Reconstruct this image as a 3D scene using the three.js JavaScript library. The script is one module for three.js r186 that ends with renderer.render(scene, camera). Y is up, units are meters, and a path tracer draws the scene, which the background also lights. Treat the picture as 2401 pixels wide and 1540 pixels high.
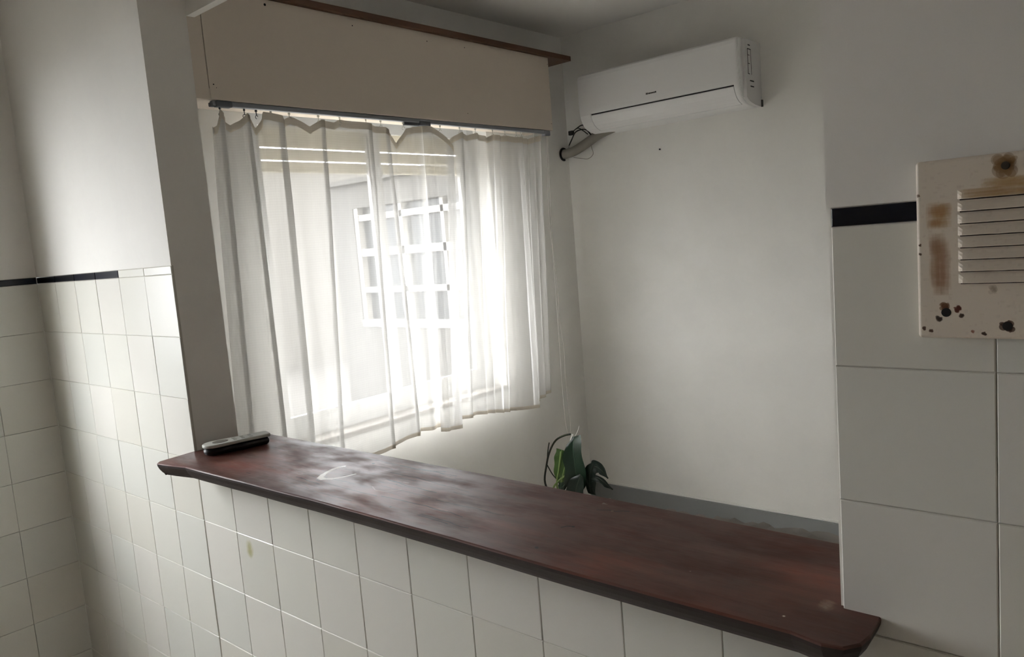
import * as THREE from 'three';
import { mergeGeometries } from 'three/addons/utils/BufferGeometryUtils.js';
import { RoundedBoxGeometry } from 'three/addons/geometries/RoundedBoxGeometry.js';
import { ImprovedNoise } from 'three/addons/math/ImprovedNoise.js';

// ------------------------------------------------------------------ camera, sky, exposure
const scene = new THREE.Scene();
const camera = new THREE.PerspectiveCamera(2 * Math.atan(770 / 1799.6) * 180 / Math.PI, 2401 / 1540, 0.05, 200);
camera.position.set(1.9293, 1.533, 0.8477);
camera.rotation.order = 'YXZ';
camera.rotation.set(-0.11266, 0.71784, -0.08076);

const renderer = new THREE.WebGLRenderer({ antialias: true });
renderer.toneMapping = THREE.LinearToneMapping;
renderer.toneMappingExposure = 1.31;
renderer.shadowMap.enabled = true;

{ // an even, slightly warm overcast sky, brighter towards the zenith
  const w = 64, h = 64, d = new Float32Array(w * h * 4);
  for (let j = 0; j < h; j++) for (let i = 0; i < w; i++) {
    const el = (j + 0.5) / h * Math.PI - Math.PI / 2, b = el > 0 ? (1 + 0.7 * Math.sin(el)) : 0.9;
    d.set([b * 0.97, b * 0.985, b * 1.01, 1], (j * w + i) * 4);
  }
  const sky = new THREE.DataTexture(d, w, h, THREE.RGBAFormat, THREE.FloatType);
  sky.mapping = THREE.EquirectangularReflectionMapping;
  sky.magFilter = THREE.LinearFilter; sky.minFilter = THREE.LinearFilter; sky.needsUpdate = true;
  scene.background = sky;
  scene.backgroundIntensity = 13.5;
}

// ------------------------------------------------------------------ helpers
let seed = 7;
const rnd = () => { seed = (seed + 0x6d2b79f5) | 0; let t = Math.imul(seed ^ (seed >>> 15), 1 | seed); t = (t + Math.imul(t ^ (t >>> 7), 61 | t)) ^ t; return ((t ^ (t >>> 14)) >>> 0) / 4294967296; };
const noise = new ImprovedNoise();
const V = (x, y, z) => new THREE.Vector3(x, y, z);
const used = new Map();
function numbered(name) { const n = used.get(name) || 0; used.set(name, n + 1); return n ? name + '_' + String(n).padStart(3, '0') : name; }
function tag(o, label, category, group, kind) {
  if (label) o.userData.label = label;
  if (category) o.userData.category = category;
  if (group) o.userData.group = group;
  if (kind) o.userData.kind = kind;
  return o;
}
function thing(name, label, category, group) { const g = new THREE.Group(); g.name = numbered(name); scene.add(g); return tag(g, label, category, group); }
function setting(name) { const g = new THREE.Group(); g.name = name; scene.add(g); return tag(g, null, null, null, 'structure'); }
function part(name, geo, mat, parent, label) {
  const m = new THREE.Mesh(geo, mat);
  const k = parent.uuid + name, n = used.get(k) || 0; used.set(k, n + 1);
  m.name = n ? name + '_' + String(n).padStart(3, '0') : name;
  m.castShadow = m.receiveShadow = true;
  if (label) m.userData.label = label;
  parent.add(m); return m;
}
// planar uv in metres by the way each face points
function uvm(geo) {
  const g = geo.index ? geo.toNonIndexed() : geo; g.computeBoundingBox();
  const p = g.attributes.position, n = g.attributes.normal, uv = new Float32Array(p.count * 2);
  for (let i = 0; i < p.count; i++) {
    const ax = Math.abs(n.getX(i)), ay = Math.abs(n.getY(i)), az = Math.abs(n.getZ(i));
    if (ax >= ay && ax >= az) uv.set([p.getZ(i), p.getY(i)], i * 2);
    else if (ay >= az) uv.set([p.getX(i), p.getZ(i)], i * 2);
    else uv.set([p.getX(i), p.getY(i)], i * 2);
  }
  g.setAttribute('uv', new THREE.BufferAttribute(uv, 2));
  return g;
}
const box = (x0, x1, y0, y1, z0, z1) => { const g = new THREE.BoxGeometry(x1 - x0, y1 - y0, z1 - z0); g.translate((x0 + x1) / 2, (y0 + y1) / 2, (z0 + z1) / 2); return uvm(g); };
const rbox = (x0, x1, y0, y1, z0, z1, r = 0.003, s = 2) => { const g = new RoundedBoxGeometry(x1 - x0, y1 - y0, z1 - z0, s, r); g.translate((x0 + x1) / 2, (y0 + y1) / 2, (z0 + z1) / 2); return uvm(g); };
const merge = (list) => mergeGeometries(list.map((g) => { const h = g.index ? g.toNonIndexed() : g; for (const k of Object.keys(h.attributes)) if (!['position', 'normal', 'uv'].includes(k)) h.deleteAttribute(k); return h; }));
const boxes = (list) => merge(list.map((b) => box(...b)));
const tube = (pts, r, seg = 32, rad = 8) => new THREE.TubeGeometry(new THREE.CatmullRomCurve3(pts.map((q) => V(...q))), seg, r, rad, false);
function fbm(x, y, o = 4) { let s = 0, a = 0.5; for (let i = 0; i < o; i++) { s += a * noise.noise(x, y, 3.7 + i * 5.1); x *= 2.03; y *= 2.03; a *= 0.5; } return s; }
function dataTex(w, h, fn, srgb, rx, ry) {
  const d = new Uint8Array(w * h * 4);
  for (let j = 0; j < h; j++) for (let i = 0; i < w; i++) { const c = fn(i / w, j / h, i, j), k = (j * w + i) * 4; d[k] = c[0]; d[k + 1] = c[1]; d[k + 2] = c[2]; d[k + 3] = 255; }
  const t = new THREE.DataTexture(d, w, h); t.wrapS = t.wrapT = THREE.RepeatWrapping; t.magFilter = THREE.LinearFilter; t.minFilter = THREE.LinearMipmapLinearFilter; t.generateMipmaps = true;
  if (srgb) t.colorSpace = THREE.SRGBColorSpace;
  t.repeat.set(rx, ry); t.needsUpdate = true; return t;
}
function canvasTex(w, h, draw) {
  const c = document.createElement('canvas'); c.width = w; c.height = h; const g = c.getContext('2d'); draw(g, w, h);
  const t = new THREE.CanvasTexture(c); t.colorSpace = THREE.SRGBColorSpace; return t;
}
const std = (color, roughness, extra = {}) => new THREE.MeshStandardMaterial({ color, roughness, ...extra });
const phys = (color, roughness, extra = {}) => new THREE.MeshPhysicalMaterial({ color, roughness, ...extra });

// ------------------------------------------------------------------ materials
const plasterBump = dataTex(256, 256, (u, v) => { // periodic roller stipple
  let s = 0; for (let a = 0; a < 2; a++) for (let b = 0; b < 2; b++) s += (a ? u : 1 - u) * (b ? v : 1 - v) * fbm((u - a) * 24 + 40, (v - b) * 24 + 40, 3);
  const c = Math.max(0, Math.min(255, 128 + 190 * s)); return [c, c, c];
}, false, 2.2, 2.2);
const paintMap = dataTex(256, 256, (u, v) => {
  let s = 0; for (let a = 0; a < 2; a++) for (let b = 0; b < 2; b++) s += (a ? u : 1 - u) * (b ? v : 1 - v) * fbm((u - a) * 5 + 9, (v - b) * 5 + 9, 4);
  const k = 1 + 0.05 * s; return [241 * k, 239 * k, 233 * k];
}, true, 0.8, 0.8);
const M = {
  paint: std(0xffffff, 0.75, { map: paintMap, bumpMap: plasterBump, bumpScale: 0.0004 }),
  ceiling: std(0xf0eee9, 0.9, { bumpMap: plasterBump, bumpScale: 0.0004 }),
  dim_lining: std(0x9a8f82, 0.6),  // darker tone for unseen kitchen walls, chosen to cut bounced light
  grout: std(0xcac6bb, 0.9),
  floor: std(0xd2cbc0, 0.45),
  boardPaint: std(0xd6cabb, 0.55, { bumpMap: plasterBump, bumpScale: 0.0002 }),
  boardWood: std(0x5a3c28, 0.5),
  slot: std(0x2e2620, 0.9),
  gap: std(0x14110e, 0.9),
  alu: std(0x8f9298, 0.38, { metalness: 0.75 }),
  aluDark: std(0x5d6066, 0.5, { metalness: 0.3 }),
  whiteFrame: std(0xc6c5c1, 0.4),
  slat: std(0xded6c0, 0.5),
  glass: phys(0xffffff, 0, { transmission: 1, thickness: 0, ior: 1.5 }),
  clear: phys(0xf4f2ea, 0.35, { transmission: 0.5, thickness: 0 }),
  acWhite: std(0xf4f3f2, 0.38),
  acSide: std(0xdedcda, 0.45),
  black: std(0x0d0c0b, 0.6),
  pipe: std(0x8b867c, 0.75),
  wire: std(0x16150f, 0.55),
  skirting: std(0x8c8e8d, 0.6),
  cream: std(0xd8cdb8, 0.6),
  cord: std(0xe8e4de, 0.7),
  mortar: std(0x8d8881, 0.95),
  ribMid: std(0x35503c, 0.4),
  leafDark: phys(0x121f18, 0.35, { transmission: 0.08, thickness: 0 }),
  leafMid: phys(0x1d3324, 0.32, { transmission: 0.12, thickness: 0 }),
  leafGreen: phys(0x3a5a22, 0.4, { transmission: 0.25, thickness: 0 }),
  stemGreen: std(0x83995c, 0.5),
  stemDark: std(0x23281c, 0.5),
  terracotta: std(0x7d4a33, 0.85),
  soil: std(0x2a2019, 1),
  outWall: std(0xd9d5cc, 0.9),
  outWing: std(0x504f4c, 0.9),
  outGlass: std(0x2c3032, 0.25),
  outWhite: std(0xf2f0ea, 0.6),
  sill: std(0x8f8a82, 0.6),
  outBars: std(0x94928d, 0.6),
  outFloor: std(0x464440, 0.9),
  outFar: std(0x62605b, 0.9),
};
const TILE = [0xe4e3da, 0xe1e1d9, 0xe6e4dc, 0xe2e0d6].map((c) => phys(c, 0.24, { specularIntensity: 0.28 }));
const NAVY = [0x0d1220, 0x10141f, 0x0b0f1a].map((c) => std(c, 0.22));

// ------------------------------------------------------------------ room shell
const X0 = -0.75, XW = -0.65, ZA = -2.705, XR = 3.0, ZR = 2.5, H = 2.62, OUT = -0.87, TB = 0.109;
{
  const f = setting('floor'); part('slab', box(OUT, XR + 0.15, -0.15, 0, ZA - 0.15, ZR + 0.15), M.floor, f);
  const c = setting('ceiling'); part('slab', box(OUT, XR + 0.15, H, H + 0.18, ZA - 0.15, ZR + 0.15), M.ceiling, c);
  // kitchen wall on the left, with the kitchen's own window further towards the viewer
  const wl = setting('wall_left');
  const K = { z0: 0.36, z1: 1.16, y0: 1.05, y1: 2.05 };
  part('masonry', boxes([[OUT, X0 - 0.006, 0, K.y0, 0, ZR], [OUT, X0 - 0.006, K.y1, H, 0, ZR], [OUT, X0 - 0.006, K.y0, K.y1, 0, K.z0], [OUT, X0 - 0.006, K.y0, K.y1, K.z1, ZR]]), M.grout, wl);
  part('plaster', boxes([[X0 - 0.006, X0 - 0.001, K.y1, H, 0, ZR], [X0 - 0.006, X0 - 0.001, 1.541, K.y1, 0, K.z0], [X0 - 0.006, X0 - 0.001, 1.541, K.y1, K.z1, ZR]]), M.paint, wl);
  const w2 = setting('window_2');
  const fx0 = OUT + 0.02, fx1 = OUT + 0.07;
  part('frame', boxes([[fx0, fx1, K.y0, K.y0 + 0.04, K.z0, K.z1], [fx0, fx1, K.y1 - 0.04, K.y1, K.z0, K.z1], [fx0, fx1, K.y0 + 0.04, K.y1 - 0.04, K.z0, K.z0 + 0.04], [fx0, fx1, K.y0 + 0.04, K.y1 - 0.04, K.z1 - 0.04, K.z1], [fx0, fx1, K.y0 + 0.04, K.y1 - 0.04, 0.74, 0.78]]), M.whiteFrame, w2);
  part('pane', box(fx0 + 0.02, fx0 + 0.024, K.y0 + 0.04, K.y1 - 0.04, K.z0 + 0.04, 0.74), M.glass, w2);
  part('pane', box(fx0 + 0.02, fx0 + 0.024, K.y0 + 0.04, K.y1 - 0.04, 0.78, K.z1 - 0.04), M.glass, w2);

  // partition with the serving opening
  const wp = setting('wall_partition');
  part('masonry', boxes([[OUT, 0.146, 0, H, -0.115, -0.006], [0.146, 1.65, 0, 1.0605, -0.115, -0.006], [1.646, XR, 0, H, -0.115, -0.006], [0.146, 1.646, 2.42, H, -0.115, -0.006]]), M.paint, wp);
  part('plaster', boxes([[X0, 0.146, 1.5412, H, -0.006, -0.0008], [1.646, XR, 1.5412, H, -0.006, -0.0008], [0.146, 1.646, 2.42, H, -0.006, -0.0008]]), M.paint, wp);
  part('grout', boxes([[X0, 0.146, 0, 1.5412, -0.006, -0.0022], [0.146, 1.65, 0, 1.0605, -0.006, -0.0022], [1.65, XR, 0, 1.5412, -0.006, -0.0022]]), M.grout, wp);
  // glazed tiles, one mesh each
  const tileGeo = (w, h) => { // pillowed front: back ring, edge ring, front face
    const hx = w / 2, hy = h / 2, b = 0.0011, ring = (s, z) => [[-hx + s, -hy + s, z], [hx - s, -hy + s, z], [hx - s, hy - s, z], [-hx + s, hy - s, z]];
    const A = ring(0, -0.005), B = ring(0, -0.0011), C = ring(b, 0), pos = [];
    const quad = (p, q, r, s) => pos.push(...p, ...q, ...r, ...p, ...r, ...s);
    for (let i = 0; i < 4; i++) { const k = (i + 1) % 4; quad(A[i], A[k], B[k], B[i]); quad(B[i], B[k], C[k], C[i]); }
    quad(C[0], C[1], C[2], C[3]);
    const g = new THREE.BufferGeometry(); g.setAttribute('position', new THREE.Float32BufferAttribute(pos, 3)); g.computeVertexNormals(); return uvm(g);
  };
  const cache = new Map();
  const geoFor = (w, h) => { const k = w.toFixed(4) + h.toFixed(4); if (!cache.has(k)) cache.set(k, tileGeo(w, h)); return cache.get(k); };
  const put = (name, x0, x1, y0, y1, mat, parent, side) => {
    const thinBand = name === 'border_tile', gx = thinBand ? 0.0022 : [0.0006, 0.0009, 0.0015][Math.floor(rnd() * 3)], gy = thinBand ? 0.001 : [0.0006, 0.0010][Math.floor(rnd() * 2)];
    const m = part(name, geoFor(x1 - x0 - gx, y1 - y0 - gy), mat, parent);
    if (side) { m.rotation.y = Math.PI / 2; m.position.set(X0 + (rnd() - 0.5) * 0.0004, (y0 + y1) / 2, (x0 + x1) / 2); } else m.position.set((x0 + x1) / 2, (y0 + y1) / 2, (rnd() - 0.5) * 0.0004);
    m.rotation.x += (rnd() - 0.5) * 0.005; m.rotation.y += (rnd() - 0.5) * 0.006; m.rotation.z = (rnd() - 0.5) * 0.003;
    return m;
  };
  const stained = std(0xffffff, 0.2, { map: canvasTex(128, 128, (g, w, h) => {
    g.fillStyle = '#e3e2d9'; g.fillRect(0, 0, w, h);
    for (let i = 0; i < 60; i++) { g.fillStyle = `rgba(170,165,110,${0.02 + 0.03 * rnd()})`; g.beginPath(); g.ellipse(44 + 12 * (rnd() - 0.5) - i * 0.08, 22 + 22 * (rnd() - 0.3), 4 + 5 * rnd(), 5 + 6 * rnd(), 0.3, 0, 7); g.fill(); }
  }) });
  for (let j = -5; j <= 12; j++) {
    const open = j >= 1 && j <= 10;
    for (let r = 1; r <= 9; r++) {
      let y1 = 1.5205 - 0.15 * (r - 1), y0 = y1 - 0.15, x0 = j * 0.15, x1 = x0 + 0.15;
      if (j === 0) x1 = 0.146;
      if (open && y0 > 1.0605) continue;
      if (open) y1 = Math.min(y1, 1.0605);
      if (y1 - y0 < 0.02 || (j > 6 && r > 6)) continue;
      const st = j === 2 && r === 5;
      const m = put('tile', x0, x1, y0, y1, st ? stained : TILE[Math.floor(rnd() * 4)], wp);
      if (st) { const uv = m.geometry.clone(), p = uv.attributes.position, a = []; for (let i = 0; i < p.count; i++) a.push(p.getX(i) / 0.15 + 0.5, p.getY(i) / 0.15 + 0.5); uv.setAttribute('uv', new THREE.Float32BufferAttribute(a, 2)); m.geometry = uv; }
    }
    if (!open) {
      const x1 = j === 0 ? 0.146 : j * 0.15 + 0.15;
      put('border_tile', j * 0.15, x1, 1.5205, 1.5405, j === -1 || j === 0 ? TILE[0] : j === -2 ? std(0x20242e, 0.2) : NAVY[(j + 15) % 3], wp);
    }
  }
  for (let k = 0; k < 2; k++) {
    for (let r = 1; r <= 9; r++) put('tile', k * 0.15, k * 0.15 + 0.15, 1.5205 - 0.15 * r, 1.6705 - 0.15 * r, TILE[Math.floor(rnd() * 4)], wl, true);
    put('border_tile', k * 0.15, k * 0.15 + 0.15, 1.5205, 1.5405, NAVY[k], wl, true);
  }
  const wu = setting('wall_sky_blocker'); part('masonry', box(OUT, XR + 0.15, H + 0.18, 11, -8, 5), M.outWall, wu);  // unseen upper storeys, added to block sky light from the outside surfaces
  const t1 = setting('trim_1'); part('header_board', box(0.146, 1.646, 2.124, H, -0.135, -0.115), M.paint, t1);

  // living room
  const ww = setting('wall_window');
  const W = { z0: -2.03, z1: -0.735, y0: 0.807, y1: 2.15 };
  part('masonry', boxes([[OUT, XW, 0, W.y0, ZA, -0.115], [OUT, XW, W.y1, H, ZA, -0.115], [OUT, XW, W.y0, W.y1, ZA, W.z0], [OUT, XW, W.y0, W.y1, W.z1, -0.115]]), M.paint, ww);
  const wf = setting('wall_far'); part('masonry', box(OUT, XR, 0, H, ZA - 0.15, ZA), M.paint, wf);
  const wr = setting('wall_right'); part('masonry', box(XR, XR + 0.15, 0, H, ZA - 0.15, ZR), M.paint, wr); part('dim_lining', box(XR - 0.02, XR, 0, H, 0, ZR), M.dim_lining, wr);  // unseen darker lining added on the kitchen side to weaken bounced light
  const wb = setting('wall_rear'); part('masonry', box(OUT, XR + 0.15, 0, H, ZR, ZR + 0.15), M.dim_lining, wb);  // unseen wall, coloured darker to weaken bounced light
  const bb = setting('baseboard_far');
  part('board', rbox(XW, XR, 0, 0.106, ZA, ZA + 0.014, 0.002), M.skirting, bb);
  part('lit_lip', rbox(XW, XR, 0.106, 0.118, ZA, ZA + 0.008, 0.003), M.paint, bb);  // pale strip painted in as the lit top edge of the skirting

  // living room window
  const w1 = setting('window_1');
  const a = -0.80, b = -0.74, t = 0.045;
  part('frame', boxes([[a, b, W.y0, W.y0 + t, W.z0, W.z1], [a, b, W.y1 - t, W.y1, W.z0, W.z1], [a, b, W.y0 + t, W.y1 - t, W.z0, W.z0 + t], [a, b, W.y0 + t, W.y1 - t, W.z1 - t, W.z1]]), M.whiteFrame, w1);
  for (const [z0, z1, sx] of [[W.z0 + t, -1.37, -0.785], [-1.42, W.z1 - t, -0.76]]) {
    const s = part('sash', boxes([[sx, sx + 0.02, W.y0 + t, W.y0 + t + 0.05, z0, z1], [sx, sx + 0.02, W.y1 - t - 0.05, W.y1 - t, z0, z1], [sx, sx + 0.02, W.y0 + t + 0.05, W.y1 - t - 0.05, z0, z0 + 0.045], [sx, sx + 0.02, W.y0 + t + 0.05, W.y1 - t - 0.05, z1 - 0.045, z1]]), M.whiteFrame, w1);
    part('pane', box(sx + 0.008, sx + 0.012, W.y0 + t + 0.05, W.y1 - t - 0.05, z0 + 0.045, z1 - 0.045), M.glass, s);
  }
  part('sill', rbox(b, XW + 0.012, W.y0 - 0.02, W.y0 + 0.002, W.z0, W.z1, 0.003), M.sill, w1);
}
// roller shutter, partly lowered outside the panes
{
  const t = thing('roller_shutter', 'cream slatted roller shutter lowered a little behind the sheer curtains', 'shutter');
  const slat = rbox(-0.822, -0.812, -0.0228, 0.0228, -2.025, -0.74, 0.004);
  for (let k = 0; k < 6; k++) { const m = part('slat', slat, M.slat, t); m.position.y = k < 3 ? 1.905 + k * 0.0508 : 2.0066 + (k - 2) * 0.0459; }
}
// ------------------------------------------------------------------ shutter box above the window
{
  const t = thing('shutter_box', 'long beige painted board box boxing in the roller shutter above the curtained window', 'shutter box');
  const y0 = 2.073, y1 = 2.431, zr = -2.338, xf = -0.47;
  part('front_panel', rbox(xf - 0.018, xf, y0, y1, zr, -0.498, 0.0015), M.boardPaint, t);
  part('side_panel', box(XW + 0.001, xf - 0.018, y0, y1, zr, zr + 0.016), M.boardPaint, t);
  part('bottom_panel', box(XW + 0.001, xf - 0.018, y0 + 0.004, y0 + 0.014, zr + 0.016, -0.115), M.boardPaint, t);
  part('filler_panel', boxes([[xf - 0.018, xf - 0.001, y0, y1, -0.4955, -0.115], [xf - 0.018, xf - 0.0006, y0, 2.108, -0.498, -0.4955]]), M.boardPaint, t, 'short filler panel left of the vertical joint');
  part('joint_backing', box(xf - 0.03, xf - 0.019, y0 + 0.02, y1, -0.52, -0.48), M.gap, t);
  const nail = new THREE.CylinderGeometry(0.0026, 0.0026, 0.003, 10); nail.rotateZ(Math.PI / 2);
  for (const [y, z, s] of [[2.413, -0.74, 1.7], [2.4, -1.115, 0.9], [2.396, -1.505, 0.9], [2.4, -1.733, 0.9], [2.122, -0.513, 0.9], [2.112, -0.522, 0.5], [2.398, -2.33, 0.7], [2.106, -2.329, 0.8], [2.114, -1.719, 0.7]]) { const m = part('nail', nail, M.gap, t); m.position.set(xf - 0.001, y, z); m.scale.set(1, s, s); }
  const s = thing('wooden_shelf', 'narrow dark brown board lying along the top of the beige shutter box', 'shelf');
  part('plank', rbox(XW + 0.001, -0.452, 2.4315, 2.456, -2.512, -0.14, 0.003), M.boardWood, s);
}
// ------------------------------------------------------------------ curtain rail
const RX = -0.486;
{
  const t = thing('curtain_rail', 'grey aluminium curtain track fixed under the front edge of the beige shutter box', 'curtain rail');
  part('track', rbox(RX - 0.010, RX + 0.010, 2.0555, 2.0725, -2.285, -0.505, 0.003), M.alu, t);
  part('end_cap', rbox(RX - 0.012, RX + 0.017, 2.052, 2.0728, -0.575, -0.515, 0.006, 3), M.aluDark, t);
  part('end_pulley', rbox(RX - 0.008, RX + 0.008, 2.052, 2.066, -0.515, -0.498, 0.003), M.aluDark, t);
  part('end_cap', rbox(RX - 0.012, RX + 0.013, 2.046, 2.072, -2.32, -2.275, 0.005, 3), M.alu, t);
  part('centre_bracket', rbox(RX - 0.012, RX + 0.014, 2.044, 2.064, -1.487, -1.425, 0.003), M.aluDark, t);
  part('master_carrier', rbox(RX - 0.008, RX + 0.008, 2.042, 2.056, -1.42, -1.345, 0.003), M.aluDark, t);
  const hook = merge([new THREE.TorusGeometry(0.006, 0.0011, 6, 14, Math.PI * 1.5).toNonIndexed(), box(-0.0012, 0.0012, 0.004, 0.020, -0.0012, 0.0012), box(-0.003, 0.003, 0.017, 0.024, -0.003, 0.003)]);
  for (const z of [-0.534, -0.623, -0.668, -0.726, -0.8, -0.925, -1.022, -1.148, -1.223, -1.341, -1.553, -1.674, -1.776, -1.893, -1.98, -2.064, -2.103, -2.2]) { const m = part('glider', hook, z > -0.7 ? M.aluDark : M.clear, t); m.position.set(RX, 2.030, z); m.rotation.y = rnd(); }
}
// ------------------------------------------------------------------ curtains
const linen = dataTex(512, 512, (u, v, i, j) => {
  const a = Math.sin(i * 2 * Math.PI / 4) * 0.5, b = Math.sin(j * 2 * Math.PI / 4) * 0.5, n = ((Math.imul(i * 7 + 13, 2654435761) >>> 8) % 1000) / 1000, m = ((Math.imul(j * 11 + 5, 2246822519) >>> 8) % 1000) / 1000;
  const c = 240 + 1.5 * a + 1.5 * b + 5 * (n - 0.5) + 6 * (m - 0.5); return [c, c - 1, c - 4];
}, true, 2.5, 2.5);
const CURT = phys(0xffffff, 0.95, { map: linen, transmission: 0.08, thickness: 0, side: THREE.DoubleSide, specularIntensity: 0.1, transparent: true, opacity: 0.67 });
const HEM = phys(0xe2dacd, 0.95, { map: linen, transmission: 0.13, thickness: 0, side: THREE.DoubleSide, specularIntensity: 0.1, transparent: true, opacity: 0.88 });
// ctl: rows of [z at the rail, z at the hem, bulge into the room (m)]; top: [[z, y], ...]; the sheet doubles back where z turns
function curtain(name, label, ctl, top, hemY, xTop, xBot) {
  const t = thing(name, label, 'curtain');
  const cT = new THREE.CatmullRomCurve3(ctl.map((c) => V(c[0], c[2], 0)), false, 'centripetal'), cB = new THREE.CatmullRomCurve3(ctl.map((c) => V(c[1], c[2] * (c[3] ?? 1.15), 0)), false, 'centripetal');
  const N = (ctl.length - 1) * 10, P = [], Q = [];
  for (let i = 0; i <= N; i++) { P.push(cT.getPoint(i / N)); Q.push(cB.getPoint(i / N)); }
  const lerpTab = (tab, z) => { // tab sorted from near (large z) to far
    if (z >= tab[0][0]) return tab[0][1];
    for (let k = 1; k < tab.length; k++) if (z >= tab[k][0]) { const s = (z - tab[k - 1][0]) / (tab[k][0] - tab[k - 1][0]); return tab[k - 1][1] + (tab[k][1] - tab[k - 1][1]) * s; }
    return tab[tab.length - 1][1];
  };
  const at = (i, v, off) => {
    const p = P[i], q = Q[i], yt = lerpTab(top, p.x) - 0.009, yb = lerpTab(hemY, q.x);
    const y = yt + (yb - yt) * v, e = v * v * (3 - 2 * v) * 0.35 + v * 0.65;
    const wob = 0.006 * noise.noise(i * 0.05, v * 3, 1.3) + 0.003 * noise.noise(i * 0.17, v * 6, 8.1);
    return [xTop + (xBot - xTop) * v + (p.y + (q.y - p.y) * v) * Math.min(1, 0.75 + v * 1.2) + wob * Math.min(1, v * 5) + off, y, p.x + (q.x - p.x) * e + wob * 0.5 * Math.min(1, v * 5)];
  };
  const len = [0]; for (let i = 1; i <= N; i++) len.push(len[i - 1] + P[i].distanceTo(P[i - 1]));
  const sheet = (v0, v1, rows, off) => {
    const pos = [], uv = [], idx = [];
    for (let r = 0; r <= rows; r++) for (let i = 0; i <= N; i++) { const v = v0 + (v1 - v0) * r / rows, q = at(i, v, off); pos.push(...q); uv.push(len[i], q[1]); }
    for (let r = 0; r < rows; r++) for (let i = 0; i < N; i++) { const k = r * (N + 1) + i; idx.push(k, k + N + 1, k + 1, k + 1, k + N + 1, k + N + 2); }
    const g = new THREE.BufferGeometry(); g.setAttribute('position', new THREE.Float32BufferAttribute(pos, 3)); g.setAttribute('uv', new THREE.Float32BufferAttribute(uv, 2)); g.setIndex(idx); g.computeVertexNormals(); return g;
  };
  part('panel', sheet(0, 1, 56, 0), CURT, t);
  part('header_tape', sheet(0, 0.02, 2, 0.0012), HEM, t);
  part('hem', sheet(0.987, 1, 1, 0.0012), HEM, t);
  return t;
}
const pleat = (zt, zb, w, d = 0.012) => [[zt + w, zb + w, d], [zt - w * 0.5, zb - w * 0.5, d + 0.008], [zt + w * 0.6, zb + w * 0.6, d - 0.004], [zt - w * 1.2, zb - w * 1.2, d - 0.006]];
const leftCtl = [
  [-0.512, -0.505, -0.03], [-0.505, -0.51, 0.0], ...pleat(-0.53, -0.532, 0.011, 0.016), [-0.55, -0.552, -0.015], [-0.585, -0.585, -0.022], [-0.605, -0.64, 0.01], ...pleat(-0.625, -0.661, 0.010, 0.02), [-0.65, -0.672, 0.0], [-0.665, -0.69, -0.018],
  [-0.683, -0.708, 0.018], [-0.72, -0.745, 0.03], [-0.757, -0.778, 0.03], [-0.768, -0.787, 0.018], [-0.748, -0.772, 0.010], [-0.762, -0.785, -0.006], [-0.82, -0.83, 0.002], [-0.88, -0.875, -0.006],
  ...pleat(-0.938, -0.912, 0.012, 0.01), [-0.99, -0.975, 0.004], [-1.05, -1.03, -0.008], [-1.11, -1.10, 0.0],
  ...pleat(-1.161, -1.17, 0.011, 0.008), [-1.20, -1.215, 0.004], ...pleat(-1.242, -1.308, 0.010, 0.016), [-1.28, -1.34, -0.004], [-1.308, -1.36, -0.02], [-1.335, -1.38, 0.006], [-1.36, -1.40, 0.02], [-1.393, -1.43, 0.012], [-1.43, -1.455, 0.02], [-1.45, -1.47, 0.0], [-1.44, -1.46, -0.02],
];
const top1 = [[-0.505, 1.995], [-0.512, 2.0], [-0.527, 2.052], [-0.55, 2.02], [-0.574, 2.008], [-0.60, 2.022], [-0.623, 2.046], [-0.645, 2.02], [-0.668, 2.004], [-0.68, 2.03], [-0.684, 2.056], [-0.757, 2.047], [-0.765, 2.03], [-0.80, 2.05], [-0.85, 2.036], [-0.885, 2.02], [-0.93, 2.046], [-0.99, 2.04], [-1.022, 2.054], [-1.08, 2.05], [-1.148, 2.05], [-1.19, 2.038], [-1.235, 2.036], [-1.27, 2.005], [-1.308, 1.98], [-1.335, 2.02], [-1.345, 2.036], [-1.39, 2.046], [-1.44, 2.052]];
curtain('sheer_curtain', 'left sheer white curtain panel with heavy folds at its near end', leftCtl, top1, [[-0.5, 0.76], [-0.8, 0.72], [-1.0, 0.695], [-1.13, 0.705], [-1.25, 0.73], [-1.45, 0.742]], -0.486, -0.556);
const rightCtl = [
  [-1.425, -1.425, 0.032], [-1.44, -1.438, 0.05], [-1.458, -1.452, 0.056], [-1.475, -1.47, 0.046], [-1.505, -1.50, 0.052], [-1.545, -1.53, 0.056], [-1.575, -1.54, 0.05], [-1.60, -1.545, 0.03], [-1.575, -1.53, 0.008], [-1.60, -1.56, -0.008], [-1.635, -1.60, -0.012],
  ...pleat(-1.675, -1.645, 0.011, 0.01), [-1.73, -1.70, -0.008], [-1.775, -1.755, 0.012], [-1.80, -1.78, -0.006], [-1.83, -1.81, 0.012], [-1.85, -1.835, -0.004], [-1.88, -1.865, 0.018], [-1.905, -1.89, -0.01], [-1.93, -1.915, 0.012], [-1.955, -1.94, -0.008], [-1.985, -1.973, 0.012],
  [-2.02, -2.01, 0.02], [-2.075, -2.12, 0.03], [-2.092, -2.138, 0.018], [-2.075, -2.118, 0.006], [-2.10, -2.14, -0.012], [-2.135, -2.165, 0.004], [-2.165, -2.185, -0.016], [-2.19, -2.215, 0.006], [-2.215, -2.235, -0.016], [-2.245, -2.265, 0.002], [-2.275, -2.285, -0.022], [-2.29, -2.30, -0.05],
];
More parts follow.
